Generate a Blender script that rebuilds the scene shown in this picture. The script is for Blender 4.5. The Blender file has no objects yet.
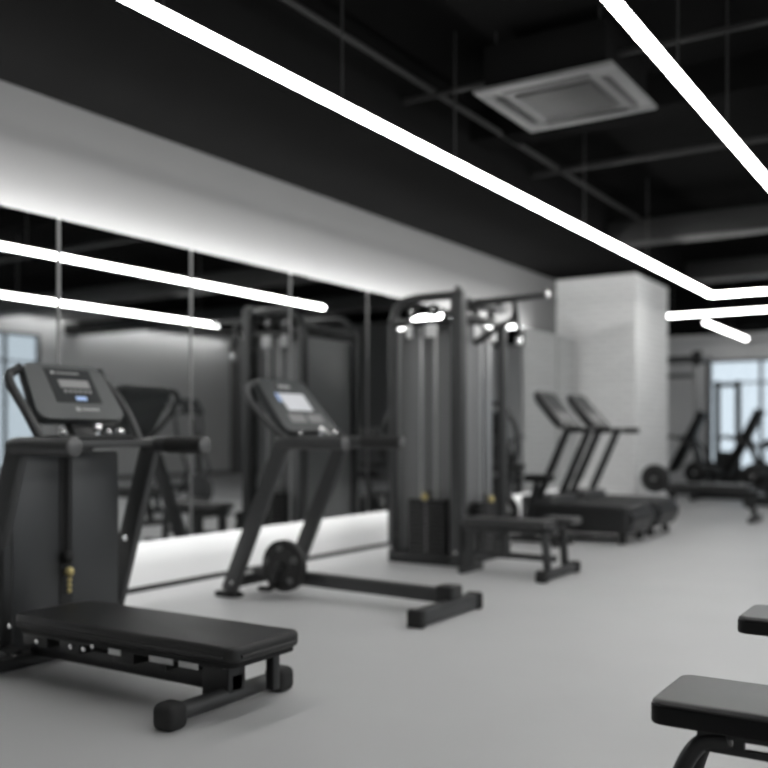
import bpy, bmesh, math, random
from mathutils import Vector, Matrix
random.seed(4)
SC = bpy.context.scene
COL = SC.collection
PI = math.pi

# ------------------------------------------------------------------ camera
YAW = math.atan(601/940)
cd = bpy.data.cameras.new('camera'); cam = bpy.data.objects.new('camera', cd); COL.objects.link(cam)
cam.location = (0, 0, 1.05); cam.rotation_euler = (PI/2, 0, YAW)
cd.sensor_width = 36; cd.lens = 36*940/768; cd.shift_y = 51/768
cd.clip_start = 0.05; cd.clip_end = 200
cd.dof.use_dof = True; cd.dof.focus_distance = 2.65; cd.dof.aperture_fstop = 1.5
SC.camera = cam

# ------------------------------------------------------------------ world, exposure
w = bpy.data.worlds.new('world'); SC.world = w; w.use_nodes = True
bg = w.node_tree.nodes['Background']; bg.inputs[0].default_value = (0.80, 0.90, 1.0, 1); bg.inputs[1].default_value = 1.6
SC.view_settings.view_transform = 'Standard'; SC.view_settings.look = 'None'
SC.view_settings.gamma = 1; SC.view_settings.use_curve_mapping = False
SC.view_settings.exposure = 0.55
LED = 20.0          # pendant strip lights
COVE_TOP = 52.0    # cove strip above the mirrors
COVE_LOW = 5.2    # cove strip below the mirrors

# ------------------------------------------------------------------ materials
def mat(name, col, rough=0.5, metal=0.0, spec=0.5, emit=0, noise=0.0, nscale=6, bump=0.0, bscale=200, coat=0):
    m = bpy.data.materials.new(name); m.use_nodes = True
    nt = m.node_tree; b = nt.nodes['Principled BSDF']
    if isinstance(col, (int, float)): col = (col, col, col)
    b.inputs['Base Color'].default_value = (*col, 1)
    b.inputs['Roughness'].default_value = rough; b.inputs['Metallic'].default_value = metal
    b.inputs['Specular IOR Level'].default_value = spec
    b.inputs['Coat Weight'].default_value = coat
    if emit:
        b.inputs['Emission Color'].default_value = (*col, 1); b.inputs['Emission Strength'].default_value = emit
    tc = nt.nodes.new('ShaderNodeTexCoord')
    if noise:
        n = nt.nodes.new('ShaderNodeTexNoise'); n.inputs['Scale'].default_value = nscale; n.inputs['Detail'].default_value = 4
        nt.links.new(tc.outputs['Object'], n.inputs['Vector'])
        r = nt.nodes.new('ShaderNodeMapRange')
        r.inputs['To Min'].default_value = 1-noise; r.inputs['To Max'].default_value = 1+noise
        nt.links.new(n.outputs['Fac'], r.inputs['Value'])
        mx = nt.nodes.new('ShaderNodeVectorMath'); mx.operation = 'SCALE'
        mx.inputs[0].default_value = col
        nt.links.new(r.outputs[0], mx.inputs['Scale']); nt.links.new(mx.outputs[0], b.inputs['Base Color'])
    if bump:
        n = nt.nodes.new('ShaderNodeTexNoise'); n.inputs['Scale'].default_value = bscale
        nt.links.new(tc.outputs['Object'], n.inputs['Vector'])
        bp = nt.nodes.new('ShaderNodeBump'); bp.inputs['Strength'].default_value = bump; bp.inputs['Distance'].default_value = 0.002
        nt.links.new(n.outputs['Fac'], bp.inputs['Height']); nt.links.new(bp.outputs[0], b.inputs['Normal'])
    return m

def brick_mat():
    m = mat('painted_brick', 0.78, 0.7); nt = m.node_tree; b = nt.nodes['Principled BSDF']
    tc = nt.nodes.new('ShaderNodeTexCoord'); sep = nt.nodes.new('ShaderNodeSeparateXYZ'); nt.links.new(tc.outputs['Object'], sep.inputs[0])
    add = nt.nodes.new('ShaderNodeMath'); add.operation = 'ADD'
    nt.links.new(sep.outputs[0], add.inputs[0]); nt.links.new(sep.outputs[1], add.inputs[1])
    cb = nt.nodes.new('ShaderNodeCombineXYZ'); nt.links.new(add.outputs[0], cb.inputs[0]); nt.links.new(sep.outputs[2], cb.inputs[1])
    br = nt.nodes.new('ShaderNodeTexBrick'); br.inputs['Scale'].default_value = 1
    br.inputs['Brick Width'].default_value = 0.22; br.inputs['Row Height'].default_value = 0.075; br.inputs['Mortar Size'].default_value = 0.006
    br.inputs['Color1'].default_value = (.78, .78, .775, 1); br.inputs['Color2'].default_value = (.73, .73, .725, 1); br.inputs['Mortar'].default_value = (.6, .6, .6, 1)
    nt.links.new(cb.outputs[0], br.inputs['Vector']); nt.links.new(br.outputs['Color'], b.inputs['Base Color'])
    bp = nt.nodes.new('ShaderNodeBump'); bp.inputs['Strength'].default_value = .5; bp.inputs['Distance'].default_value = .006; bp.invert = True
    nt.links.new(br.outputs['Fac'], bp.inputs['Height']); nt.links.new(bp.outputs[0], b.inputs['Normal'])
    return m

def pane_mat():
    m = bpy.data.materials.new('window_glass'); m.use_nodes = True; nt = m.node_tree
    for n in list(nt.nodes): nt.nodes.remove(n)
    o = nt.nodes.new('ShaderNodeOutputMaterial'); mx = nt.nodes.new('ShaderNodeMixShader')
    t = nt.nodes.new('ShaderNodeBsdfTransparent'); g = nt.nodes.new('ShaderNodeBsdfGlossy'); g.inputs['Roughness'].default_value = .02
    t.inputs[0].default_value = (.66, .67, .67, 1)
    mx.inputs[0].default_value = .07
    nt.links.new(t.outputs[0], mx.inputs[1]); nt.links.new(g.outputs[0], mx.inputs[2]); nt.links.new(mx.outputs[0], o.inputs[0])
    return m

M = dict(
    floor=mat('rubber_floor', (.60, .60, .602), .42, spec=.45, noise=.07, nscale=1.3, bump=.06, bscale=90),
    wall=mat('painted_wall', .75, .8, noise=.03, nscale=2),
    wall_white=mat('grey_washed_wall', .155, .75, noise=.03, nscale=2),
    wall_dark=mat('dark_wall', .13, .8, noise=.05, nscale=2),
    brick=brick_mat(),
    black_ceiling=mat('black_ceiling', .0075, 1.0, spec=0.0, noise=.15, nscale=3),
    duct=mat('ceiling_service_paint', .020, .6, spec=.2, noise=.1, nscale=4),
    mirror=mat('mirror_glass', (.66, .67, .67), .012, 1.0),
    seam=mat('mirror_trim', .22, .5, .3),
    skirt=mat('white_skirting', .82, .5),
    led=mat('led_diffuser', (1, 1, .985), .4, emit=LED),
    cove_top=mat('cove_led_top', (1, 1, .99), .4, emit=COVE_TOP),
    led_far=mat('led_diffuser_dim', (1, 1, .985), .4, emit=9),
    added_cove_right=mat('added_cove_led_right', (1, 1, .99), .4, emit=8),
    cove_low=mat('cove_led_low', (1, 1, .99), .4, emit=COVE_LOW),
    housing=mat('lamp_housing', .05, .5, .3),
    wire=mat('suspension_wire', .06, .4, .6),
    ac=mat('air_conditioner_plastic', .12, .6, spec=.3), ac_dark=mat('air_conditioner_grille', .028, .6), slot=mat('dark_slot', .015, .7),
    frame=mat('black_powder_coat', (.022, .0225, .023), .38, .2, noise=.12, nscale=14, bump=.12, bscale=350),
    frame2=mat('charcoal_powder_coat', (.052, .053, .054), .45, .1, noise=.1, nscale=12, bump=.12, bscale=350),
    shroud=mat('charcoal_plastic', (.042, .044, .046), .42, noise=.12, nscale=5),
    shroud_gloss=mat('smoked_acrylic', (.24, .242, .245), .36),
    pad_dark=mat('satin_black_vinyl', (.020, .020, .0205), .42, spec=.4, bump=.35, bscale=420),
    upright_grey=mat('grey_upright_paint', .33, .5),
    plate_gap_white=mat('pale_plate_and_gap', .75, .4),
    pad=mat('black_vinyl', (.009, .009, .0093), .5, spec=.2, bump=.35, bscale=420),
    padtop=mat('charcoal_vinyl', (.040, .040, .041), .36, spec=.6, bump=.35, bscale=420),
    piping=mat('vinyl_piping', .03, .5),
    rubber=mat('black_rubber', .014, .7, bump=.3, bscale=150),
    grip=mat('foam_grip', .018, .62, bump=.4, bscale=260),
    cap=mat('grey_end_cap', .12, .35, .3),
    steel=mat('brushed_steel', .55, .28, 1.0),
    bright=mat('bright_chrome', .88, .18, .9),
    console=mat('console_plastic', (.046, .050, .051), .4, noise=.06, nscale=6),
    console_face=mat('console_inset', (.018, .02, .021), .5, spec=.2),
    screen=mat('lcd_screen', (.20, .20, .20), .3), screen_lit=mat('lit_screen', (.62, .63, .66), .4, emit=.05),
    blue=mat('blue_key', (.30, .42, .68), .4, emit=.25), mark=mat('printed_mark', .38, .5),
    key=mat('grey_keypad', .22, .45),
    stack=mat('weight_plate_paint', .02, .45, .2), iron=mat('cast_iron', .025, .5, .4, bump=.3, bscale=120),
    brass=mat('yellow_brass', (.62, .52, .24), .3, .7),
    cable=mat('black_cable', .012, .5), belt=mat('running_belt', .03, .7, bump=.3, bscale=200),
    winframe=mat('window_frame', .03, .5), pane=pane_mat(),
)

# ------------------------------------------------------------------ mesh helpers
class MB:
    def __init__(s): s.bm = bmesh.new()
    def _merge(s, t, mtx=None, smooth=False):
        if mtx is not None: bmesh.ops.transform(t, matrix=mtx, verts=t.verts)
        for f in t.faces: f.smooth = smooth
        me = bpy.data.meshes.new('tmp'); t.to_mesh(me); t.free(); s.bm.from_mesh(me); bpy.data.meshes.remove(me)
        return s
    def box(s, x0, x1, y0, y1, z0, z1, bev=0.0, seg=2, mtx=None):
        t = bmesh.new(); bmesh.ops.create_cube(t, size=1)
        bmesh.ops.transform(t, matrix=Matrix.Translation(((x0+x1)/2, (y0+y1)/2, (z0+z1)/2)) @ Matrix.Diagonal((x1-x0, y1-y0, z1-z0, 1)), verts=t.verts)
        if bev: bmesh.ops.bevel(t, geom=t.edges[:], offset=bev, segments=seg, affect='EDGES', profile=.5)
        return s._merge(t, mtx, bool(bev))
    def slab(s, x0, x1, y0, y1, z0, z1, r=.04, edge=.012, mtx=None):
        """rounded-corner cushion: vertical corners rounded by r, rims softened by edge"""
        t = bmesh.new(); bmesh.ops.create_cube(t, size=1)
        bmesh.ops.transform(t, matrix=Matrix.Translation(((x0+x1)/2, (y0+y1)/2, (z0+z1)/2)) @ Matrix.Diagonal((x1-x0, y1-y0, z1-z0, 1)), verts=t.verts)
        ve = [e for e in t.edges if abs(e.verts[0].co.z-e.verts[1].co.z) > 1e-5]
        bmesh.ops.bevel(t, geom=ve, offset=r, segments=6, affect='EDGES', profile=.5)
        he = [e for e in t.edges if abs(e.verts[0].co.z-e.verts[1].co.z) < 1e-6 and len([f for f in e.link_faces if abs(f.normal.z) > .9]) == 1]
        bmesh.ops.bevel(t, geom=he, offset=edge, segments=4, affect='EDGES', profile=.5)
        return s._merge(t, mtx, True)
    def bar(s, p0, p1, w, h, bev=.006, side=(0, 1, 0)):
        """rectangular tube from p0 to p1: w along 'side', h across"""
        p0 = Vector(p0); p1 = Vector(p1); d = p1-p0; L = d.length; z = d.normalized()
        y = Vector(side); y = (y - z*y.dot(z)).normalized(); x = y.cross(z)
        R = Matrix((x, y, z)).transposed().to_4x4()
        t = bmesh.new(); bmesh.ops.create_cube(t, size=1)
        bmesh.ops.transform(t, matrix=Matrix.Diagonal((h, w, L, 1)), verts=t.verts)
        if bev: bmesh.ops.bevel(t, geom=t.edges[:], offset=bev, segments=2, affect='EDGES', profile=.5)
        return s._merge(t, Matrix.Translation((p0+p1)/2) @ R, True)
    def cyl(s, p0, p1, r, r2=None, seg=24, bev=0):
        p0 = Vector(p0); p1 = Vector(p1); d = p1-p0
        t = bmesh.new(); bmesh.ops.create_cone(t, cap_ends=True, segments=seg, radius1=r, radius2=r if r2 is None else r2, depth=d.length)
        if bev:
            ee = [e for e in t.edges if any(len(f.verts) > 4 for f in e.link_faces)]
            bmesh.ops.bevel(t, geom=ee, offset=bev, segments=2, affect='EDGES', profile=.5)
        q = Vector((0, 0, 1)).rotation_difference(d.normalized()).to_matrix().to_4x4()
        return s._merge(t, Matrix.Translation((p0+p1)/2) @ q, True)
    def ball(s, c, r, sc=(1, 1, 1)):
        t = bmesh.new(); bmesh.ops.create_uvsphere(t, u_segments=20, v_segments=12, radius=r)
        return s._merge(t, Matrix.Translation(c) @ Matrix.Diagonal((*sc, 1)), True)
    def tube(s, pts, r, seg=14, n=8, flat=1.0):
        """smooth tube through points (Catmull-Rom)"""
        P = [Vector(p) for p in pts]
        if len(P) > 2 and n > 1:
            Q = [P[0]*2-P[1]] + P + [P[-1]*2-P[-2]]; out = []
            for i in range(1, len(Q)-2):
                a, b, c, d = Q[i-1:i+3]
                for k in range(n):
                    u = k/n
                    out.append(.5*((2*b)+(c-a)*u+(2*a-5*b+4*c-d)*u*u+(3*b-a-3*c+d)*u**3))
            out.append(P[-1]); P = out
        t = bmesh.new(); rings = []; up = None
        for i, p in enumerate(P):
            tg = (P[min(i+1, len(P)-1)]-P[max(i-1, 0)]).normalized()
            if up is None:
                up = Vector((0, 0, 1)) if abs(tg.z) < .9 else Vector((1, 0, 0))
            up = (up - tg*up.dot(tg)).normalized(); sd = tg.cross(up)
            rings.append([t.verts.new(p + (up*math.cos(2*PI*k/seg)*r*flat + sd*math.sin(2*PI*k/seg)*r)) for k in range(seg)])
        for a, b in zip(rings, rings[1:]):
            for k in range(seg): t.faces.new((a[k], a[(k+1) % seg], b[(k+1) % seg], b[k]))
        t.faces.new(rings[0][::-1]); t.faces.new(rings[-1])
        bmesh.ops.recalc_face_normals(t, faces=t.faces)
        return s._merge(t, None, True)
    def lathe(s, prof, c, axis=(0, 1, 0), seg=40):
        t = bmesh.new(); rings = []
        for (r, z) in prof: rings.append([t.verts.new((r*math.cos(2*PI*k/seg), r*math.sin(2*PI*k/seg), z)) for k in range(seg)])
        for a, b in zip(rings, rings[1:]):
            for k in range(seg): t.faces.new((a[k], a[(k+1) % seg], b[(k+1) % seg], b[k]))
        t.faces.new(rings[0][::-1]); t.faces.new(rings[-1]); bmesh.ops.recalc_face_normals(t, faces=t.faces)
        q = Vector((0, 0, 1)).rotation_difference(Vector(axis).normalized()).to_matrix().to_4x4()
        return s._merge(t, Matrix.Translation(c) @ q, True)
    def build(s, name, m, parent=None, label=None, loc=None):
        me = bpy.data.meshes.new(name); s.bm.to_mesh(me); s.bm.free()
        me.materials.append(M[m] if isinstance(m, str) else m)
        try: me.set_sharp_from_angle(angle=math.radians(40))
        except Exception: pass
        o = bpy.data.objects.new(name, me); COL.objects.link(o)
        if parent: o.parent = parent
        if loc: o.location = loc
        if label: o['label'] = label
        return o

def tag(o, label, cat, group=None):
    o['label'] = label; o['category'] = cat
    if group: o['group'] = group
    return o
def thing(name, label, cat, loc, rz=0, group=None):
    o = bpy.data.objects.new(name, None); COL.objects.link(o)
    o.location = loc; o.rotation_euler = (0, 0, rz); o.empty_display_size = .2
    return tag(o, label, cat, group)
def struct(name, mb, m, parent=None):
    o = mb.build(name, m, parent)
    if parent is None: o['kind'] = 'structure'
    return o
def box(*a, **k): return MB().box(*a, **k)
def dup(root, loc, label, rz=None, group=None):
    r = root.copy(); COL.objects.link(r); r.location = loc; r['label'] = label
    if rz is not None: r.rotation_euler = (0, 0, rz)
    if group: r['group'] = group
    for ch in list(root.children):
        c = ch.copy(); COL.objects.link(c); c.parent = r
        for g in list(ch.children):
            d = g.copy(); COL.objects.link(d); d.parent = c
    return r

# ================================================================== SETTING
XW, XR, YB, YF, ZC = -4.72, 7.8, -3.0, 19.0, 3.75      # mirrored wall, right wall, rear, far wall, slab
XU = -4.93                     # upper wall plane, set back behind the mirrors
XL2 = -6.5                                             # left wall of the far bay
struct('floor', box(XL2-.1, XR+.1, YB-.1, YF+.1, -.1, 0), 'floor')
struct('ceiling', box(XL2-.1, XR+.1, YB-.1, YF+.1, ZC, ZC+.1), 'black_ceiling')
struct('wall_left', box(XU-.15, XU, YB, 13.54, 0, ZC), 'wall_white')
struct('wall_left_far', box(XL2-.1, XL2, 13.54, YF, 0, ZC), 'wall')
struct('wall_rear', box(XU, XR, YB-.1, YB, 0, ZC), 'wall')
struct('wall_return', box(XL2, XU-.15, 13.42, 13.54, 0, ZC), 'wall')
# brick pier closing the mirror wall
struct('trim_brick_pier', box(XU, -3.83, 12.08, 13.54, 0, 3.16), 'brick')
# black dropped soffit along the mirror wall and across the far bay
struct('ceiling_soffit', box(XU, -3.62, YB, 13.54, 3.16, ZC), 'black_ceiling')
struct('ceiling_soffit_far', box(XL2, 0.5, 17.9, YF-.0, 3.02, ZC), 'black_ceiling')
# far wall with window
FWX0, FWX1, FWZ0, FWZ1 = -4.62, -1.6, .35, 2.52
struct('wall_far', box(XL2, FWX0, YF, YF+.15, 0, ZC).box(FWX1, .5, YF, YF+.15, 0, ZC).box(FWX0, FWX1, YF, YF+.15, 0, FWZ0).box(FWX0, FWX1, YF, YF+.15, FWZ1, ZC), 'wall')
struct('wall_far_dark', box(.5, XR, YF, YF+.15, 0, ZC), 'wall_dark')
def window(name, axis, a0, a1, z0, z1, pos, n):
    m = MB(); t = .05
    def bx(u0, u1, v0, v1):
        if axis == 'x': m.box(u0, u1, pos+.02, pos+.1, v0, v1)
        else: m.box(pos+.02, pos+.1, u0, u1, v0, v1)
    bx(a0, a1, z0, z0+t); bx(a0, a1, z1-t, z1); 
    for i in range(n+1):
        c = a0 + (a1-a0)*i/n
        u0 = min(max(c-t/2, a0), a1-t); bx(u0, u0+t, z0+t, z1-t)
    bx(a0, a1, z0+(z1-z0)*.78, z0+(z1-z0)*.78+.035)
    f = m.build(name, 'winframe'); f['kind'] = 'structure'
    g = MB()
    if axis == 'x': g.box(a0+t, a1-t, pos+.055, pos+.062, z0+t, z1-t)
    else: g.box(pos+.055, pos+.062, a0+t, a1-t, z0+t, z1-t)
    g.build('window_pane', 'pane', f)
window('window_1', 'x', FWX0, FWX1, FWZ0, FWZ1, YF, 3)
RY0, RY1, RZ0, RZ1 = 3.0, 13.0, .35, 3.2
struct('wall_right', box(XR, XR+.15, YB, RY0, 0, ZC).box(XR, XR+.15, RY1, YF, 0, ZC).box(XR, XR+.15, RY0, RY1, 0, RZ0).box(XR, XR+.15, RY0, RY1, RZ1, ZC), 'wall')
window('window_2', 'y', RY0, RY1, RZ0, RZ1, XR, 12)
struct('baseboard_far', box(XL2, .5, YF-.02, YF, 0, .1), 'wall_dark')
struct('baseboard_right', box(XR-.02, XR, YB, YF, 0, .1), 'wall_dark')

# mirror wall: backing, mirror panes, trim strips, coves
MX = XW+.10                                 # mirror face
MZ0, MZ1, MY0, MY1 = .355, 2.33, -2.9, 12.0
struct('trim_mirror_backing', box(XU, MX-.012, MY0, MY1, MZ0+.035, MZ1-.05), 'wall_dark')
seams = []
y = 3.65-1.1*6
while y < MY1-.05:
    if y > MY0+.05: seams.append(y)
    y += 1.1
edges = [MY0]+seams+[MY1]
for a, b in zip(edges, edges[1:]):
    mid = (a+b)/2
    o = box(MX-.010, MX, a+.008, b-.008, MZ0, MZ1).build('mirror', 'mirror')
    o['kind'] = 'structure'; o.name = 'wall_mirror'
for s_ in seams:
    o = box(MX-.009, MX+.004, s_-.010, s_+.010, MZ0, MZ1).build('trim_mirror_seam', 'seam'); o['kind'] = 'structure'
# white skirting under the mirrors and the LED coves
struct('baseboard_left', box(XU, XW-.05, MY0, MY1, .035, MZ0+.035), 'skirt')
struct('trim_painted_gap_shade', box(XU, XW-.045, MY0, MY1, 0, .035), 'slot')  # solid dark strip; its colour paints the gap's shade under the skirting
c = box(MX-.185, MX-.14, MY0, MY1-.9, MZ1-.049, MZ1-.040).build('cove_light', 'cove_top'); tag(c, 'hidden white light strip along the top edge of the mirrors', 'light strip')
c = box(MX-.06, MX-.02, MY0, MY1, MZ0+.022, MZ0+.034).build('cove_light', 'cove_low'); tag(c, 'hidden white light strip along the bottom edge of the mirrors', 'light strip')

# ------------------------------------------------------------------ ceiling services
tag(MB().tube([(-3.34, YB+.1, 3.52), (-3.34, 12.2, 3.52)], .022, n=1).build('conduit', 'duct'), 'thin dark conduit on the ceiling running parallel to the mirrors', 'conduit')
for yy, r, lab in ((5.9, .022, 'thin dark crosswise pipe nearest the camera, above the air conditioner'), (8.22, .03, 'dark crosswise pipe behind the air conditioner')):
    tag(MB().tube([(-3.6, yy, 3.5), (XR, yy, 3.5)], r, n=1).build('ceiling_pipe', 'duct'), lab, 'pipe')
tag(box(-3.6, XR, 10.3, 10.62, 3.2, 3.44, bev=.01).build('air_duct', 'duct'), 'dark rectangular air duct crossing the ceiling just before the brick pier', 'duct')
tag(box(-3.6, XR, 13.6, 13.95, 3.25, 3.5, bev=.01).build('air_duct', 'duct'), 'dark rectangular air duct crossing the ceiling beyond the brick pier', 'duct')
struct('ceiling_beam', box(-3.62, XR, 3.6, 3.95, 3.5, ZC), 'black_ceiling')
struct('ceiling_beam_middle', box(-3.62, XR, 7.0, 7.3, 3.5, ZC), 'black_ceiling')
struct('ceiling_beam_far', box(-3.62, XR, 11.6, 11.95, 3.45, ZC), 'black_ceiling')

ac = thing('air_conditioner', 'square pale grey ceiling cassette air conditioner hanging between two strip lights', 'air conditioner', (-2.40, 6.07, 3.32))
h = .475
m = MB()
m.box(-h, h, -h, -h+.10, 0, .03, .006).box(-h, h, h-.10, h, 0, .03, .006).box(-h, -h+.10, -h+.1, h-.1, 0, .03, .004).box(h-.10, h, -h+.1, h-.1, 0, .03, .004)
m.box(-h+.1, h-.1, -h+.1, h-.1, .012, .03)
m.build('panel', 'ac', ac)
g = box(-.27, .27, -.27, .27, -.006, .012, .004).build('grille', 'ac_dark', ac, 'dark grey square intake grille')
for k in range(11): 
    box(-.25, .25, -.25+k*.05-.004, -.25+k*.05+.004, -.010, -.005).build('slat', 'ac_dark', g)
for (x0, x1, y0, y1) in ((-.3, .3, -.40, -.345), (-.3, .3, .345, .40), (-.40, -.345, -.3, .3), (.345, .40, -.3, .3)):
    box(x0, x1, y0, y1, -.003, .004, .002).build('air_outlet', 'slot', ac, 'black air outlet slot')
box(-.42, .42, -.42, .42, .03,   .33, .01).build('body', 'black_ceiling', ac, 'black body box above the panel')
for sx in (-.36, .36):
    for sy in (-.36, .36): MB().cyl((sx, sy, .33), (sx, sy, ZC-3.32), .006).build('hanger_rod', 'wire', ac)

# ------------------------------------------------------------------ pendant strip lights
ZL = 2.86
def strip(pts, wires, label, lm='led'):
    """LED profile through pts (world) as one thing"""
    p0 = Vector((*pts[0], ZL))
    t = thing('strip_light', label, 'light', p0)
    hw, hh = .0225, .0195
    d = MB(); hs = MB()
    P = [Vector((*p, ZL))-p0 for p in pts]
    # mitred profile
    def prof(mb, w_, z0, z1):
        bm = bmesh.new(); rings = []
        for i, p in enumerate(P):
            if i == 0: dr = (P[1]-P[0]).normalized(); nr = Vector((-dr.y, dr.x, 0)); sc = 1
            elif i == len(P)-1: dr = (P[i]-P[i-1]).normalized(); nr = Vector((-dr.y, dr.x, 0)); sc = 1
            else:
                a = (P[i]-P[i-1]).normalized(); b = (P[i+1]-P[i]).normalized()
                na = Vector((-a.y, a.x, 0)); nb = Vector((-b.y, b.x, 0)); nr = (na+nb).normalized(); sc = 1/nr.dot(na)
            rings.append([bm.verts.new(p+nr*sx*w_*sc+Vector((0, 0, z))) for sx, z in ((-1, z0), (1, z0), (1, z1), (-1, z1))])
        for a, b in zip(rings, rings[1:]):
            for k in range(4): bm.faces.new((a[k], a[(k+1) % 4], b[(k+1) % 4], b[k]))
        bm.faces.new(rings[0][::-1]); bm.faces.new(rings[-1]); bmesh.ops.recalc_face_normals(bm, faces=bm.faces)
        mb._merge(bm)
    prof(d, hw, -hh, hh); prof(hs, hw+.001, hh, hh+.008)
    d.build('diffuser', lm, t, 'glowing white diffuser'); hs.build('housing', 'housing', t)
    for q in wires:
        q = Vector((*q, ZL))-p0
        MB().cyl(q+Vector((0, 0, hh+.006)), q+Vector((0, 0, ZC-ZL)), .006, seg=10).build('suspension_wire', 'wire', t)
    return t
X1, X2, X3 = -2.985, -1.31, 1.45
strip([(X1, 1.7), (X1, 12.55), (-1.75, 12.55)], [(X1, 2.0), (X1, 2.9), (X1, 4.24), (X1, 5.55), (X1, 7.96), (X1, 9.8), (-2.0, 12.55)],
      'long L shaped white strip light nearest the mirrors, turning a corner at the brick pier')
strip([(X2, 1.7), (X2, 10.8)], [(X2, 2.0), (X2, 3.0), (X2, 4.81), (X2, 5.89), (X2, 8.3), (X2, 9.9)], 'straight white strip light right of the ceiling air conditioner')
strip([(X3, 1.0), (X3, 11.6)], [(X3, 1.4), (X3, 4), (X3, 7.8), (X3, 11.2)], 'straight strip light seen only in the mirrors, the lower of the two reflected lines')
strip([(-4.4, 14.4), (-1.2, 14.4)], [(-4.0, 14.4), (-2.3, 14.4)], 'short crosswise white strip light emerging from behind the brick pier', 'led_far')
strip([(-3.79, 15.5), (-3.79, 18.6)], [(-3.79, 15.9), (-3.79, 17.4)], 'shortest white strip light, pointing at the far window', 'led_far')
strip([(3.6, .5), (3.6, 8.6)], [(3.6, 1), (3.6, 4.5), (3.6, 8)], 'added strip light brightening the right half of the room, outside the picture')  # added lamp, out of view, to brighten the right of the floor
strip([(5.6, .5), (5.6, 10.2)], [(5.6, 1), (5.6, 5), (5.6, 9.6)], 'added strip light nearest the window wall, outside the picture')  # another unseen lamp, added for more light on the floor
strip([(-.8, 13.6), (-.8, 15.4)], [(-.8, 14.2), (-.8, 15.1)], 'short added strip light in the far bay, right of the picture, seen in the mirrors', 'led_far')  # added to bring more light into the far bay
strip([(1.9, 14.2), (1.9, 15.6)], [(1.9, 14.5), (1.9, 15.3)], 'short strip light near the dark far wall, seen in the mirrors', 'led_far')
# added wall washer to brighten the window side: made-up fascia hiding a light strip
struct('trim_added_cove_right', box(XR-.42, XR-.40, YB, YF, 3.5, ZC), 'wall')
tag(box(XR-.38, XR-.32, 1.0, YF-.3, 3.70, 3.73).build('cove_light', 'added_cove_right'), 'added white light strip concealed behind the ceiling fascia of the window wall', 'light strip')

# ================================================================== EQUIPMENT
def bolt(parent, p, axis, r=.011, mt='bright'):
    p = Vector(p); a = Vector(axis).normalized()
    return MB().cyl(p, p+a*.008, r, seg=12, bev=.002).build('bolt', mt, parent)

def console(root, xb, zb, xt, zt, hw, style):
    """tilted console: bottom edge (xb,zb), top edge (xt,zt), half width hw; faces +x and up"""
    a = Vector((xb, 0, zb)); b = Vector((xt, 0, zt)); L = (b-a).length
    vy = (b-a).normalized(); vx = Vector((0, 1, 0)); vn = vx.cross(vy)
    if vn.x < 0: vn = -vn
    R = Matrix((vx, vy, vn)).transposed().to_4x4(); R.translation = (a+b)/2
    # body outline: wider at the bottom third, rounded corners
    t = bmesh.new()
    def outline(k, z):
        pts = []
        r = .06
        W0, W1 = hw*k, hw*.90*k; H = L/2*k
        for cx, cy, a0 in ((W1-r, H-r, 0), (-W1+r, H-r, 90), (-W0+r, -H+r, 180), (W0-r, -H+r, 270)):
            for i in range(7):
                an = math.radians(a0+i*15); pts.append(t.verts.new((cx+r*math.cos(an), cy+r*math.sin(an), z)))
        return pts
    rings = [outline(.80, -.085), outline(.97, -.05), outline(1, -.03), outline(1, -.008), outline(.975, .006)]
    for p, q in zip(rings, rings[1:]):
        n = len(p)
        for k in range(n): t.faces.new((p[k], p[(k+1) % n], q[(k+1) % n], q[k]))
    t.faces.new(rings[0][::-1]); t.faces.new(rings[-1]); bmesh.ops.recalc_face_normals(t, faces=t.faces)
    c = MB()._merge(t, R, True).build('console', 'frame' if style == 'keys' else 'console', root)
    def plate(name, u0, u1, v0, v1, h0, h1, mt, label=None, parent=c):
        return MB().box(u0*hw, u1*hw, v0*L/2, v1*L/2, h0, h1, mtx=R).build(name, mt, parent, label)
    if style == 'display':
        plate('display_panel', -.46, .56, -.40, .80, .0045, .0085, 'console_face', 'darker inset display panel')
        plate('screen', -.26, .42, .12, .40, .008, .0105, 'screen', 'grey readout window')
        for k in range(6): plate('key', -.22+k*.11, -.15+k*.11, -.06, .04, .008, .0115, 'key')
        plate('key', -.02, .22, -.33, -.20, .008, .0115, 'blue', 'small blue key')
        plate('printed_mark', -.34, -.27, .60, .70, .008, .0095, 'mark')
        for k in range(7): plate('printed_mark', -.23+k*.075, -.17+k*.075, .61, .68, .008, .0095, 'key')
        plate('printed_mark', -.12, -.02, -.70, -.58, .006, .0080, 'mark')
        for k in range(5): plate('printed_mark', .02+k*.08, .08+k*.08, -.68, -.60, .006, .0080, 'mark')
    elif style == 'keys':
        plate('display_panel', -.7, .7, -.1, .8, .0045, .0085, 'console_face', 'dark inset display panel')
        for k in range(4): plate('key', -.6+k*.32, -.4+k*.32, -.6, -.35, .0045, .0085, 'key')
    else:
        plate('screen', -.42, .50, -.22, .42, .0045, .010, 'screen_lit', 'pale lit rectangular screen')
        plate('key', -.54, -.46, .10, .42, .0045, .0085, 'blue', 'small bluish stripe left of the screen')
        for k in range(5): plate('printed_mark', -.34+k*.11, -.25+k*.11, .64, .76, .0045, .0080, 'mark' if k else 'bright')
        plate('keypad', -.58, .0, -.66, -.36, .0045, .0085, 'key'); plate('keypad', .12, .66, -.66, -.36, .0045, .0085, 'key')
    return c

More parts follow.
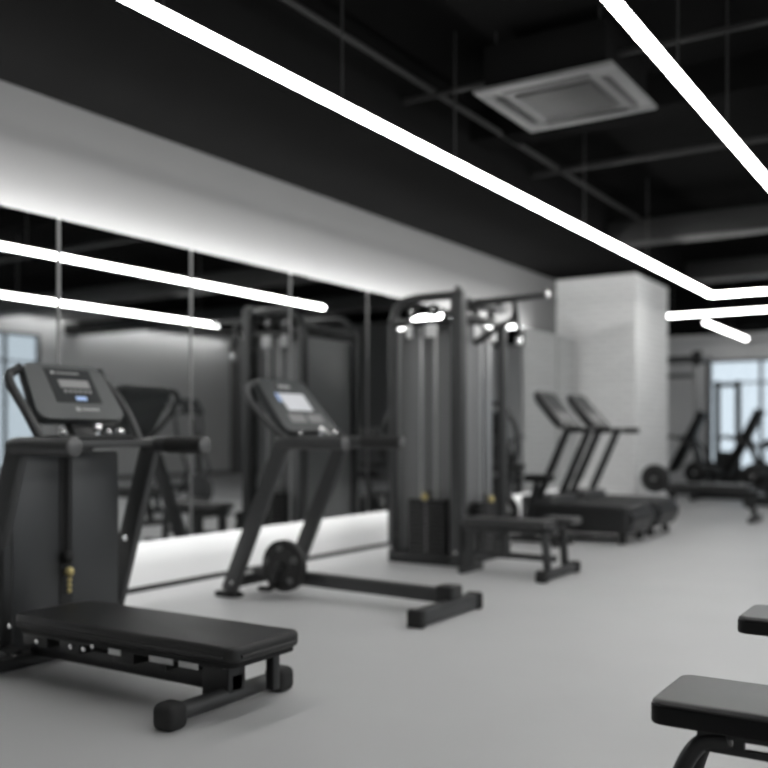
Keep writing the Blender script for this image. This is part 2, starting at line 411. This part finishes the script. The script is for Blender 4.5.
def console_stand(root, hw, fx, tx, rx, zr, con, style, rr=.038, fm='frame2', knobs=True, pw=.115):
    """pair of raked posts, two handrails and a console between them"""
    for s in (-1, 1):
        p = MB().bar((fx, s*hw, .03), (tx, s*hw, zr+.005), .05, pw, .014).build('post', fm, root)
        MB().box(fx-.09, fx+.09, s*hw-.04, s*hw+.04, 0, .035, .008).build('foot_plate', 'rubber', p)
        bolt(p, (fx+.05, s*hw-.026, .10), (0, -1, 0))
        r = MB().tube([(tx-.03, s*hw, zr-.012), (tx+.02, s*hw, zr), (rx, s*hw, zr)], rr, n=4, seg=20).build('handrail', fm, root)
        if s > 0: MB().tube([(tx+(rx-tx)*.35, s*hw, zr), (rx-.01, s*hw, zr)], rr+.003, n=1, seg=20).build('grip', 'grip', r, 'black foam grip')
        MB().ball((rx, s*hw, zr), rr+.001, (.3, 1, 1)).build('end_cap', 'cap', r, 'grey rounded end cap')
    MB().bar((tx+.04, -hw, zr+.01), (tx+.04, hw, zr+.01), .05, .04, .01, side=(1, 0, 0)).build('crossbar', fm, root)
    xb, zb, xt, zt, chw = con
    console(root, xb, zb, xt, zt, chw, style)
    MB().bar((tx-.02, 0, zr), ((xb+xt)/2-.05, 0, (zb+zt)/2-.03), .12, .05, .01).build('console_neck', 'frame', root)
    for s in (-1, 1) if knobs else ():
        MB().tube([(xt+.01, s*(chw*.86), zt-.025), (xt-.015, s*(chw+.01), zt-.06), (xt+.02, s*(chw+.035), (zb+zt)/2+.03),
                   ((xb+xt)/2+.05, s*(chw+.04), zb+.04), (tx+.03, s*(chw+.03), zr+.02)], .022, n=8).build('side_arm', 'frame2', root)
    if knobs:
        tr = MB().box(tx-.06, tx+.07, -chw*.85, chw*.85, zr+.03, zr+.05, .006).build('tray', 'frame', root)
        for yy, r, dz in ((.02, .026, .035), (.09, .018, .014), (-.34*chw*2, .014, .012), (.62*chw, .022, .016)):
            MB().ball((tx+.03, yy, zr+.05+dz), r).cyl((tx+.03, yy, zr+.045), (tx+.03, yy, zr+.05+dz), r*.6).build('knob', 'bright', tr, 'bright chrome knob')

# --- machine 1: console machine with weight shroud, left edge
m1 = thing('cardio_machine', 'dark console machine at left edge with charcoal weight shroud behind the low bench', 'exercise machine', (-3.90, 3.03, 0))
console_stand(m1, .395, -.03, .29, .665, 1.0, (.26, 1.12, .08, 1.395, .262), 'display', rr=.042)
sh = MB().slab(.10, .16, -.34, .30, .10, .97, .02, .008).build('weight_shroud', 'shroud', m1, 'charcoal flat panel')
MB().box(.158, .164, -.33, -.075, .12, .95, .002).box(.158, .164, .0, .29, .12, .95, .002).build('shroud_panel', 'shroud', sh)
ch = MB().box(.158, .166, -.072, -.004, .12, .95).build('cable_channel', 'slot', sh, 'black vertical slot')
MB().tube([(.185, -.04, .46), (.185, -.04, 1.0)], .008, n=1).build('cable', 'cable', m1)
st = MB().ball((.19, -.045, .465), .030, (1, 1, 1.1)).build('cable_stopper', 'rubber', m1, 'black rubber stopper ball')
pn = MB().ball((.20, -.045, .395), .024).build('selector_knob', 'brass', m1, 'small yellowish knob')
for k in range(3): MB().ball((.20, -.045, .355-k*.026), .012).build('bead', 'brass', pn)
MB().box(-.10, .30, -.46, -.37, .03, .10, .01).box(-.10, .24, .37, .46, .03, .10, .01).box(.04, .14, -.37, .37, .03, .10, .01).build('base_frame', 'frame', m1)
MB().slab(.0, .20, -.415, -.345, .10, .62, .02, .01).build('side_cover', 'frame', m1)
for yy, zz in ((-.43, .075), (.335, .52)): bolt(m1, (.305 if yy < 0 else .16, yy, zz), (1, 0, 0), .016)

# --- low bench in front of machine 1
b1 = thing('weight_bench', 'low flat black bench lying in front of the left console machine', 'bench', (-2.92, 2.74, 0))
pad = MB().slab(-.60, .66, -.205, .205, .225, .285, .05, .018).build('pad', 'pad_dark', b1)
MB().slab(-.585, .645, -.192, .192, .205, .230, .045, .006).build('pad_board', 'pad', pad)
MB().tube([(-.56, -.208, .250), (.61, -.208, .250)], .0045, n=1, seg=8).tube([(.663, -.16, .250), (.663, .16, .250)], .0045, n=1, seg=8).build('piping', 'piping', pad)
MB().bar((-.70, 0, .10), (.50, 0, .10), .075, .075, .01).build('main_beam', 'frame', b1)
MB().box(-.60, .56, -.15, -.11, .185, .207, .003).box(-.60, .56, .11, .15, .185, .207, .003).build('pad_rail', 'frame', b1)
for x0, x1 in ((-.62, -.46), (-.38, -.25), (-.05, .07), (.21, .25)):
    MB().box(x0, x1, -.13, .13, .135, .188, .004).build('cross_bracket', 'frame', b1)
MB().box(.36, .50, -.05, .05, .04, .19, .008).build('upright', 'frame', b1)
MB().bar((.56, .14, .05), (.56, .14, .19), .04, .04, .004).build('strut', 'frame', b1)
ft = MB().tube([(.47, -.31, .052), (.47, .28, .052)], .033, n=1, seg=24).build('foot_tube', 'frame2', b1)
for s in (-1, 1):
    MB().slab(.42, .52, (.29 if s > 0 else -.325)-.05, (.29 if s > 0 else -.325)+.05, 0, .098, .03, .028).build('rubber_foot', 'rubber', ft)
MB().bar((-.68, -.24, .05), (-.68, .24, .05), .06, .06, .01, side=(1, 0, 0)).build('rear_foot', 'frame', b1)
for x0, x1 in ((-.05, .02), (.18, .31), (.34, .44)): MB().box(x0, x1, -.154, -.149, .170, .200, .002).build('plate', 'plate_gap_white', b1, 'small pale plate under the pad, painted as a bright see-through gap')  # pale blocks paint the bright floor that shows through gaps under the pad
for xx, zz in ((-.60, .232), (-.52, .16), (-.36, .205), (-.30, .165), (-.22, .165), (-.14, .19)): bolt(b1, (xx, -.207 if zz > .22 else -.152 if zz > .18 else -.131, zz), (0, -1, 0), .011)

# --- machine 2: console machine with floor beam and flywheel
m2 = thing('cardio_machine', 'dark console machine with lit pale screen, long floor beam and round flywheel', 'exercise machine', (-3.90, 4.93, 0))
console_stand(m2, .325, -.24, .21, .68, 1.0, (.20, 1.07, -.09, 1.42, .285), 'screen', rr=.040)
MB().bar((-.22, -.08, .13), (1.24, -.08, .105), .07, .085, .01).build('floor_beam', 'frame2', m2)
MB().bar((-.24, -.325, .09), (-.24, .325, .09), .07, .06, .008, side=(0, 0, 1)).build('rear_crossbar', 'frame', m2)
cb = MB().bar((1.29, -.50, .05), (1.29, .14, .05), .09, .08, .014, side=(0, 0, 1)).build('front_crossbar', 'frame2', m2)
for yy in (-.52, .165): MB().slab(1.24, 1.34, yy-.03, yy+.03, 0, .098, .015, .012).build('rubber_foot', 'rubber', cb)
MB().slab(1.19, 1.31, -.15, -.01, .06, .17, .02, .015).build('beam_cap', 'frame', m2)
MB().bar((-.05, -.08, .15), (-.06, -.08, .32), .04, .05, .006).build('flywheel_bracket', 'frame', m2)
fw = MB().lathe([(.02, -.045), (.10, -.045), (.115, -.03), (.150, -.03), (.165, -.02), (.165, .02), (.15, .03), (.03, .03)], (.13, -.215, .215)).build('flywheel', 'iron', m2)
for k in range(5):
    an = k*2*PI/5+.4
    MB().cyl((.13+.115*math.cos(an), -.236, .215+.115*math.sin(an)), (.13+.115*math.cos(an), -.262, .215+.115*math.sin(an)), .022, seg=16, bev=.003).build('bolt', 'cap', fw)
MB().cyl((.13, -.16, .215), (.13, -.29, .215), .03, bev=.004).build('hub', 'frame', fw)
MB().bar((.13, -.28, .215), (.07, -.28, .08), .02, .03, .004).build('crank', 'frame', fw)
MB().box(.01, .10, -.34, -.28, .06, .09, .006).build('pedal', 'rubber', fw)
MB().cyl((.13, -.08, .215), (.13, -.19, .215), .022).build('axle', 'steel', m2)
MB().bar((.13, -.08, .215), (.13, -.08, .13), .04, .05, .004).build('axle_support', 'frame', m2)

# --- cable machine
cm = thing('cable_machine', 'tall dark two sided cable weight machine standing beside the mirror wall', 'exercise machine', (-3.84, 7.03, 0))
W, D, H = .31, .40, 2.13
for sx, sy, s_ in ((1, -1, .105), (-1, -1, .07), (1, 1, .07), (-1, 1, .07)):
    p = MB().bar((sx*W, sy*D, .0), (sx*W, sy*D, 2.20 if s_ > .1 else 2.02), s_, s_, .015).build('post', 'frame2', cm)
    if s_ > .1: MB().cyl((sx*W, sy*D, 2.20), (sx*W, sy*D, 2.235), .035, bev=.006).build('post_cap', 'cap', p)
    bolt(p, (sx*W, sy*D-s_/2, .12), (0, -1, 0), .014); bolt(p, (sx*W+s_/2*1, sy*D, .22), (1, 0, 0), .014)
MB().box(-W, W, -D-.04, -D+.04, .0, .09, .01).box(-W, W, D-.04, D+.04, .0, .09, .01).box(-W-.04, -W+.04, -D, D, .0, .09, .01).box(W-.04, W+.04, -D, D, .0, .09, .01).build('base_frame', 'frame', cm)
# arched top on the face toward the camera, straight header behind
MB().tube([(-W, -D, 1.90), (-W+.01, -D, 2.03), (-W+.08, -D, 2.13), (-W+.2, -D, 2.165), (W, -D, 2.17)], .036, n=8).build('arched_header', 'frame2', cm)
MB().tube([(-W, D, 1.90), (-W+.01, D, 2.03), (-W+.08, D, 2.13), (-W+.2, D, 2.165), (W, D, 2.17)], .03, n=8).build('arched_header', 'frame2', cm)
MB().bar((-W, -D, 1.96), (W, -D, 1.96), .05, .05, .008, side=(0, 0, 1)).bar((W, -D, 2.0), (W, D, 2.0), .06, .05, .008, side=(0, 0, 1)).bar((W, -D, 2.13), (W, D, 2.13), .06, .05, .008, side=(0, 0, 1)).bar((-W, -D, 2.0), (-W, D, 2.0), .06, .05, .008, side=(0, 0, 1)).build('top_frame', 'frame', cm)
# shrouds
MB().box(-W+.04, W-.04, -D+.075, -D+.085, .09, 1.93, .002).build('shroud', 'shroud_gloss', cm, 'smoked glossy panel facing the camera')
MB().box(W-.085, W-.075, -D+.10, D-.04, .09, 1.97, .002).build('shroud', 'shroud_gloss', cm, 'smoked glossy panel facing the room')
def stack(cx, cy, wx, wy, n, face):
    s = MB().box(cx-wx/2-.004, cx+wx/2+.004, cy-wy/2+.006, cy+wy/2-.006, .09, .10).build('weight_stack', 'stack', cm, 'black stack of slab weights')
    for k in range(n):
        z = .10+k*.036
        MB().box(cx-wx/2, cx+wx/2, cy-wy/2, cy+wy/2, z, z+.033, .004).build('weight_plate', 'stack', s)
        f = Vector(face)
        c0 = Vector((cx, cy, z+.0165))+Vector((f.x*wx/2, f.y*wy/2, 0))
        t = Vector((-f.y, f.x, 0))
        MB().box(*sorted((c0.x-t.x*.012-.0001, c0.x+t.x*.012+f.x*.0015+.0001)), *sorted((c0.y-t.y*.012-.0001, c0.y+t.y*.012+f.y*.0015-.0001)), c0.z-.004, c0.z+.004).build('number_tag', 'mark', s)
    zt = .10+n*.036
    for q in (-.07, .07):
        t = Vector((-face[1], face[0], 0))*q
        MB().cyl((cx+t.x, cy+t.y, .09), (cx+t.x, cy+t.y, 1.93), .011, seg=14).build('guide_rod', 'steel', cm, 'bright steel guide rod')
    MB().cyl((cx, cy, zt), (cx, cy, 1.93), .006, seg=10).build('cable', 'cable', cm)
    f = Vector((*face, 0)); c1 = Vector((cx, cy, zt+.02))+Vector((face[0]*wx/2, face[1]*wy/2, 0))
    MB().lathe([(.008, .0), (.014, .05), (.03, .06)], (cx, cy, zt), (0, 0, 1)).build('stack_top', 'stack', s)
    MB().ball(tuple(c1+f*.02), .03).build('selector_pin', 'brass', s, 'small yellow selector pin')
stack(.03, -D+.0, .34, .085, 12, (0, -1))
stack(W+.0, .05, .085, .34, 11, (1, 0))
MB().box(-W+.01, -W+.02, -D+.03, D-.03, .09, 1.93, .002).build('shroud', 'shroud_gloss', cm, 'smoked panel on the mirror side')
# pulleys on the header with bright hubs
for (px_, py_, pz_, ax) in ((-.12, -D-.0, 2.06, (0, 1, 0)), (.08, -D, 2.06, (0, 1, 0)), (W, -.12, 2.065, (1, 0, 0)), (W, .18, 2.065, (1, 0, 0))):
    p = MB().lathe([(.05, -.014), (.052, -.012), (.042, -.003), (.042, .003), (.052, .012), (.05, .014)], (px_, py_, pz_), ax).build('pulley', 'rubber', cm)
    a = Vector(ax)
    sgn = -1 if ax[1] else 1
    MB().cyl(Vector((px_, py_, pz_))-a*.02, Vector((px_, py_, pz_))+a*.03*1, .016, seg=14).build('pulley_hub', 'bright', p)
for (x0, x1, y0, y1) in ((-.16, -.10, -D-.045, -D-.030), (.02, .13, -D-.045, -D-.030), (W+.03, W+.045, -.2, -.12), (W+.03, W+.045, .1, .2)):
    MB().box(x0, x1, y0, y1, 1.84, 1.945, .006).build('name_plate', 'plate_gap_white', cm, 'small pale plate under the header')
# cantilevered pull up arm
arm = MB().tube([(W-.02, -.16, 2.13), (.60, -.16, 2.135), (.95, -.16, 2.15)], .028, n=5).build('pull_up_arm', 'frame2', cm)
MB().ball((.965, -.16, 2.15), .036, (.7, 1, 1)).build('end_knob', 'bright', arm, 'bright round end knob')
MB().tube([(W+.02, -.16, 1.80), (.55, -.16, 1.92), (.68, -.16, 1.99), (.68, -.16, 2.14)], .025, n=6).build('arm_brace', 'frame2', cm)
MB().tube([(.69, -.16, 2.10), (.72, -.16, 1.86)], .018, n=1).build('hanging_strap', 'cable', cm)
hd = MB().lathe([(.016, -.035), (.03, -.02), (.03, .02), (.016, .035)], (.72, -.16, 1.80), (0, 0, 1)).build('strap_handle', 'bright', cm, 'bright round handle')
MB().cyl((W-.05, -.30, 2.13), (W-.05, -.30, 2.24), .03, bev=.005).build('adjuster', 'frame', cm)
# low pulley towards the seat
MB().box(W+.05, W+.14, -D-.03, -D+.06, .12, .34, .01).build('low_pulley_box', 'frame', cm)
for z in (.20, .30): MB().ball((W+.15, -D-.02, z), .018).build('low_pulley_knob', 'cap', cm)

# --- seat bench next to the cable machine
sb = thing('seat_bench', 'small black seat bench attached in front of the cable weight machine', 'bench', (-3.0, 6.52, 0))
MB().slab(-.38, .32, -.16, .08, .365, .42, .03, .015).build('pad', 'padtop', sb)
MB().slab(.16, .42, .11, .33, .375, .43, .03, .015).build('rear_pad', 'padtop', sb)
MB().box(-.40, .34, -.08, -.02, .315, .365, .008).box(.24, .30, -.08, .27, .325, .37, .006).build('pad_frame', 'frame2', sb)
MB().box(-.40, .36, -.07, -.03, .12, .165, .006).build('lower_rail', 'frame2', sb)
for xx in (-.34, -.05): MB().box(xx-.03, xx+.03, -.085, -.02, .02 if xx < -.3 else .14, .33, .006).build('upright', 'frame2', sb)
for yy in (-.12, .22): MB().bar((.30, yy, .34), (.32, yy, .05), .05, .05, .006).build('leg', 'frame2', sb)
ft = MB().bar((.35, -.29, .04), (.35, .33, .04), .06, .06, .01, side=(0, 0, 1)).build('foot_bar', 'frame2', sb)
for yy in (-.29, .33): MB().box(.31, .39, yy-.04, yy+.04, 0, .085, .012).build('rubber_foot', 'rubber', ft)
MB().bar((-.34, -.22, .025), (-.34, .12, .025), .05, .05, .008, side=(0, 0, 1)).build('rear_foot', 'frame2', sb)

# --- far treadmills
def treadmill(loc, label):
    t = thing('treadmill', label, 'treadmill', loc, 0, 'treadmills before the brick pier')
    hw = .30
    console_stand(t, hw, -.02, .46, .70, 1.10, (.40, 1.14, .08, 1.50, .27), 'keys', rr=.028, fm='frame', knobs=False, pw=.075)
    MB().slab(.0, 1.10, -.36, .36, .10, .36, .07, .03).build('deck_body', 'frame', t)
    MB().box(.35, 1.06, -.24, .24, .355, .368, .004).build('running_belt', 'belt', t)
    for y0, y1 in ((-.345, -.26), (.26, .345)): MB().box(.05, 1.05, y0, y1, .357, .375, .006).build('side_rail', 'frame2', t)
    MB().slab(-.05, .33, -.33, .33, .12, .44, .06, .04).build('motor_hood', 'frame2', t)
    MB().lathe([(.02, -.33), (.075, -.33), (.075, .33), (.02, .33)], (1.06, 0, .24)).build('rear_roller', 'frame', t)
    for xx, yy in ((.06, -.27), (.06, .27), (1.0, -.27), (1.0, .27)):
        MB().cyl((xx, yy, 0), (xx, yy, .12), .04, .035, bev=.005).build('foot', 'rubber', t)
    return t
t1 = treadmill((-3.94, 9.12, 0), 'nearer of the two large dark treadmills before the brick pier')
t2 = dup(t1, (-3.94, 10.02, 0), 'farther of the two large dark treadmills, partly hidden by the other one')

# --- elliptical trainer
def elliptical(loc, rz, label):
    e = thing('elliptical_trainer', label, 'exercise machine', loc, rz)
    MB().bar((-.5, 0, .05), (.62, 0, .05), .07, .06, .01).build('base_beam', 'frame', e)
    for xx in (-.5, .62): MB().bar((xx, -.25, .035), (xx, .25, .035), .06, .06, .01, side=(0, 0, 1)).build('foot_bar', 'rubber', e)
    MB().lathe([(.03, -.05), (.19, -.05), (.21, -.03), (.21, .03), (.19, .05), (.03, .05)], (.32, 0, .34)).build('flywheel', 'frame2', e)
    MB().tube([(.32, 0, .5), (.28, 0, .9), (.20, 0, 1.28)], .035).build('mast', 'frame', e)
    c = MB().slab(-.12, .12, -.17, .17, -.02, .02, .03, .012, mtx=Matrix.Translation((.17, 0, 1.42)) @ Matrix.Rotation(math.radians(55), 4, 'Y')).build('console', 'console_face', e)
    for s in (-1, 1):
        MB().tube([(.30, s*.2, .62), (.16, s*.22, .95), (.12, s*.24, 1.25), (-.02, s*.2, 1.52)], .02).build('handle', 'frame', e)
        MB().tube([(.02, s*.28, 1.40), (-.20, s*.24, 1.36), (-.28, s*.10, 1.34)], .018).build('fixed_handle', 'grip', e)
        MB().bar((.30, s*.2, .62), (.20, s*.2, .30), .035, .04, .006).bar((.20, s*.2, .30), (-.42, s*.18, .24 if s > 0 else .34), .035, .04, .006).build('swing_arm', 'frame', e)
        MB().slab(-.38, -.06, s*.18-.07, s*.18+.07, (.26 if s > 0 else .34), (.30 if s > 0 else .38), .03, .01).build('pedal', 'rubber', e)
    MB().bar((-.45, 0, .05), (-.45, 0, .35), .06, .05, .008).bar((-.45, -.2, .28), (-.45, .2, .28), .04, .04, .005, side=(0, 0, 1)).build('rear_post', 'frame', e)
    return e
elliptical((-.32, 9.0, 0), PI, 'black elliptical trainer with a dark console seen only in the mirror')

# upright bike with an arched bar between cable machine and treadmills
bk = thing('exercise_bike', 'black exercise bike with a tall arched bar, beside the cable machine', 'exercise bike', (-3.87, 8.42, 0))
MB().tube([(-.30, 0, 1.36), (-.14, 0, 1.34), (.0, 0, 1.16), (.03, 0, .92), (-.03, 0, .66), (-.10, 0, .40)], .026).build('arched_bar', 'frame2', bk)
MB().lathe([(.02, -.04), (.10, -.04), (.115, -.02), (.115, .02), (.10, .04), (.02, .04)], (-.10, -.10, .88)).build('upper_wheel', 'frame', bk)
MB().bar((-.03, -.05, .80), (-.25, -.05, .35), .05, .06, .01).build('diagonal_tube', 'frame', bk)
MB().lathe([(.03, -.04), (.17, -.04), (.19, -.02), (.19, .02), (.17, .04), (.03, .04)], (-.15, 0, .30)).build('flywheel', 'iron', bk)
MB().bar((-.42, 0, .05), (.50, 0, .05), .07, .06, .01).build('base_beam', 'frame', bk)
MB().bar((.10, 0, .08), (.24, 0, .62), .05, .05, .008).build('seat_post', 'frame', bk)
MB().slab(.12, .40, -.10, .10, .60, .67, .06, .025).build('saddle', 'pad', bk)
MB().tube([(-.02, -.24, .74), (.22, -.26, .76)], .02, n=1).build('side_handle', 'grip', bk)
MB().bar((-.03, -.24, .74), (-.03, .0, .74), .03, .03, .004, side=(1, 0, 0)).build('handle_stem', 'frame', bk)
for xx in (-.42, .50): MB().bar((xx, -.22, .03), (xx, .22, .03), .05, .06, .01, side=(0, 0, 1)).build('foot_bar', 'rubber', bk)
for s in (-1, 1):
    MB().bar((-.02, s*.06, .30), (.06*s, s*.12, .30-s*.14), .03, .03, .004).build('crank', 'steel', bk)
    MB().box(.06*s-.05, .06*s+.05, s*.12, s*.12+s*.09 if s > 0 else s*.12+.001, .285-s*.14, .31-s*.14) if s > 0 else None
for s in (-1, 1): 
    y0, y1 = sorted((s*.12, s*.21)); MB().box(.06*s-.05, .06*s+.05, y0, y1, .285-s*.14, .31-s*.14, .005).build('pedal', 'rubber', bk)

# --- foreground benches at right
def flat_bench(loc, label, splay):
    b = thing('flat_bench', label, 'bench', loc)
    p = MB().slab(0, 1.12, -.145, .145, .372, .432, .035, .012).build('pad', 'padtop', b)
    # stitched side band: darker vinyl
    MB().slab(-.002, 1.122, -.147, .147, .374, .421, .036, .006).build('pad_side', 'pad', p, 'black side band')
    MB().tube([(.03, -.1465, .423), (1.09, -.1465, .423)], .003, n=1, seg=8).build('piping', 'piping', p)
    # frame with slots
    f = MB()
    for y0 in (-.10, .085):
        f.box(.10, 1.02, y0, y0+.015, .352, .373).box(.10, 1.02, y0, y0+.015, .318, .334)
        for x0, x1 in ((.10, .155), (.18, .205), (.42, .46), (.66, .70), (.94, 1.02)): f.box(x0, x1, y0, y0+.015, .333, .353)
    f.build('slotted_frame', 'frame', b)
    MB().box(.12, 1.0, -.03, .03, .343, .371, .006).build('spine', 'frame', b)
    if splay:
        for s in (-1, 1):
            MB().tube([(.17, s*.088, .350), (.10, s*.09, .325), (.05, s*.10, .22), (.01, s*.11, .03)], .020, n=8, flat=1).build('leg', 'frame', b)
        MB().tube([(.01, -.22, .026), (.01, .22, .026)], .026, n=1).build('foot_bar', 'frame', b)
    else:
        for s in (-1, 1): MB().bar((.38, s*.085, .33), (.38, s*.13, .04), .04, .04, .006).build('leg', 'frame', b)
        MB().tube([(.38, -.22, .026), (.38, .22, .026)], .026, n=1).build('foot_bar', 'frame', b)
    for s in (-1, 1): MB().bar((.95, s*.085, .33), (1.02, s*.13, .04), .04, .04, .006).build('leg', 'frame', b)
    MB().tube([(1.03, -.22, .026), (1.03, .22, .026)], .026, n=1).build('foot_bar', 'frame', b)
    return b
flat_bench((-.665, 2.335, 0), 'flat black padded bench in the bottom right corner, nearest the camera', True)
flat_bench((-.715, 3.495, 0), 'flat black padded bench cut by the right edge, behind the nearest bench', False)

# --- bench with plates seen in the mirror
def plate_bench(loc, rz, label, r=.2, zc=None):
    zc = zc or r+.12
    b = thing('barbell_bench', label, 'bench', loc, rz)
    MB().slab(-.6, .48, -.15, .15, .38, .45, .04, .018).build('pad', 'padtop', b)
    MB().bar((-.55, 0, .34), (.55, 0, .34), .06, .06, .008).build('spine', 'frame', b)
    for xx in (-.45, .45):
        MB().bar((xx, 0, .33), (xx*1.15, 0, .05), .06, .06, .008).build('leg', 'frame', b)
        MB().bar((xx*1.15, -.28, .035), (xx*1.15, .28, .035), .07, .07, .012, side=(0, 0, 1)).build('foot_bar', 'frame2', b)
    w_ = MB().lathe([(.02, -.03), (r*.85, -.03), (r, -.018), (r, .018), (r*.85, .03), (.02, .03)], (-.66, -.12, zc)).build('weight_plate', 'iron', b, 'round black weight plate')
    MB().cyl((-.66, -.20, zc), (-.66, .02, zc), .025).build('plate_peg', 'steel', w_)
    MB().bar((-.66, 0, zc), (-.45, 0, .22), .04, .04, .005).build('peg_bracket', 'frame', b)
    return b
plate_bench((-.55, 7.75, 0), PI, 'black bench with a round weight plate seen only in the mirror')
plate_bench((-2.86, 12.0, 0), 0, 'dark bench with a round weight plate at its left end, beside the brick pier', r=.18, zc=.50)

# --- power rack beyond the pier
rk = thing('power_rack', 'tall grey power rack standing before the far wall', 'weight rack', (-4.92, 17.75, 0))
for xx in (-.62, .55):
    for yy in (-.5, .45):
        p = MB().bar((xx, yy, 0), (xx, yy, 2.52), .09, .09, .01).build('upright', 'upright_grey' if (xx > 0 and yy < 0) else 'frame2', rk, 'pale grey upright' if (xx > 0 and yy < 0) else None)
MB().bar((-.62, -.5, 2.45), (.55, -.5, 2.45), .07, .07, .008, side=(0, 0, 1)).build('top_bar', 'frame2', rk)
MB().bar((-.62, .45, 2.45), (.55, .45, 2.45), .07, .07, .008, side=(0, 0, 1)).build('top_bar', 'frame2', rk)
MB().bar((-.62, -.5, 2.12), (.55, -.5, 2.12), .07, .06, .008, side=(0, 0, 1)).build('pull_up_bar', 'frame2', rk)
for xx in (-.62, .55): MB().bar((xx, -.5, 2.45), (xx, .45, 2.45), .07, .07, .008, side=(0, 0, 1)).bar((xx, -.5, .06), (xx, .45, .06), .08, .08, .008, side=(0, 0, 1)).build('side_bar', 'frame2', rk)
MB().box(.49, .67, -.58, -.54, 2.30, 2.56, .01).build('corner_plate', 'frame', rk, 'black corner bracket')
for xx in (-.62, .55): MB().box(xx-.04, xx+.04, -.62, -.54, 1.2, 1.28, .008).build('bar_hook', 'frame', rk)

# --- incline benches and machines in the far bay
def incline(loc, rz, label, fm='frame'):
    b = thing('incline_bench', label, 'bench', loc, rz)
    MB().slab(-.06, .06, -.17, .17, 0, 1.12, .02, .03, mtx=Matrix.Translation((-.12, 0, .45)) @ Matrix.Rotation(math.radians(27), 4, 'Y')).build('backrest', 'pad', b)
    MB().slab(-.50, -.10, -.18, .18, .40, .48, .04, .02).build('seat', 'pad', b)
    MB().bar((-.60, 0, .06), (.60, 0, .06), .08, .08, .01).build('base_beam', fm, b)
    for xx in (-.6, .6): MB().bar((xx, -.3, .04), (xx, .3, .04), .08, .08, .01, side=(0, 0, 1)).build('foot_bar', 'rubber', b)
    MB().bar((-.3, 0, .08), (-.3, 0, .41), .08, .08, .01).build('seat_post', fm, b)
    MB().bar((.5, 0, .08), (.22, 0, 1.0), .07, .07, .01).build('back_post', fm, b)
    for s in (-1, 1):
        MB().tube([(.40, s*.32, .30), (.32, s*.36, .80), (.0, s*.38, 1.02), (-.18, s*.34, .98)], .026).build('lever_arm', 'frame2', b)
        w_ = MB().lathe([(.02, -.025), (.17, -.025), (.19, -.012), (.19, .012), (.17, .025), (.02, .025)], (.36, s*.42, .42)).build('weight_plate', 'iron', b)
        MB().cyl((.36, s*.30, .42), (.36, s*.50, .42), .022).build('plate_peg', 'bright', w_)
    return b
i1 = incline((-3.35, 15.6, 0), 0, 'black incline press bench leaning in front of the far window')
i2 = dup(i1, (-4.45, 16.5, 0), 'black incline press bench inside the far bay, in front of the power rack', group=None)
i3 = dup(i1, (-2.35, 14.6, 0), 'black incline press bench cut by the right edge of the picture', rz=.3)

# upright bars of a pulldown tower before the far window
tw = thing('pulldown_tower', 'slim dark pulldown tower standing against the far window', 'exercise machine', (-4.0, 18.1, 0))
for xx in (-.2, .17): MB().bar((xx, 0, 0), (xx, 0, 2.05), .10, .10, .01).build('upright', 'frame', tw)
MB().bar((-.25, 0, 1.98), (.22, 0, 1.98), .08, .08, .01, side=(0, 0, 1)).build('header', 'frame', tw)
MB().box(-.14, .11, -.05, .05, .05, .75, .01).build('weight_stack', 'stack', tw)
MB().box(-.30, .27, -.35, .35, 0, .05, .01).build('base', 'frame', tw)

# dumbbell rack with dumbbells against the far wall
dr = thing('dumbbell_rack', 'low dark dumbbell rack under the far window', 'rack', (-2.75, 18.3, 0))
for xx in (-.7, .7): MB().bar((xx, .15, 0), (xx, .0, .95), .08, .06, .008).box(xx-.04, xx+.04, -.25, .3, 0, .05, .005).build('side_frame', 'frame', dr)
for z in (.35, .8): MB().box(-.7, .7, -.16, .10, z, z+.03, .005).build('shelf', 'frame', dr)
db = None; n_ = 0
for r_, z in enumerate((.38, .83)):
    for k in range(6):
        loc = (-2.75-.56+k*.225, 18.27, z+.075)
        if db is None:
            db = thing('dumbbell', 'round black dumbbell lying on the low rack under the far window', 'dumbbell', loc, 0, 'dumbbells on the far rack')
            MB().cyl((0, -.06, 0), (0, .06, 0), .016).build('handle', 'steel', db)
            for s in (-1, 1): MB().cyl((0, s*.06, 0), (0, s*.14, 0), .075, bev=.01).build('head', 'rubber', db)
        else: dup(db, loc, db['label'])
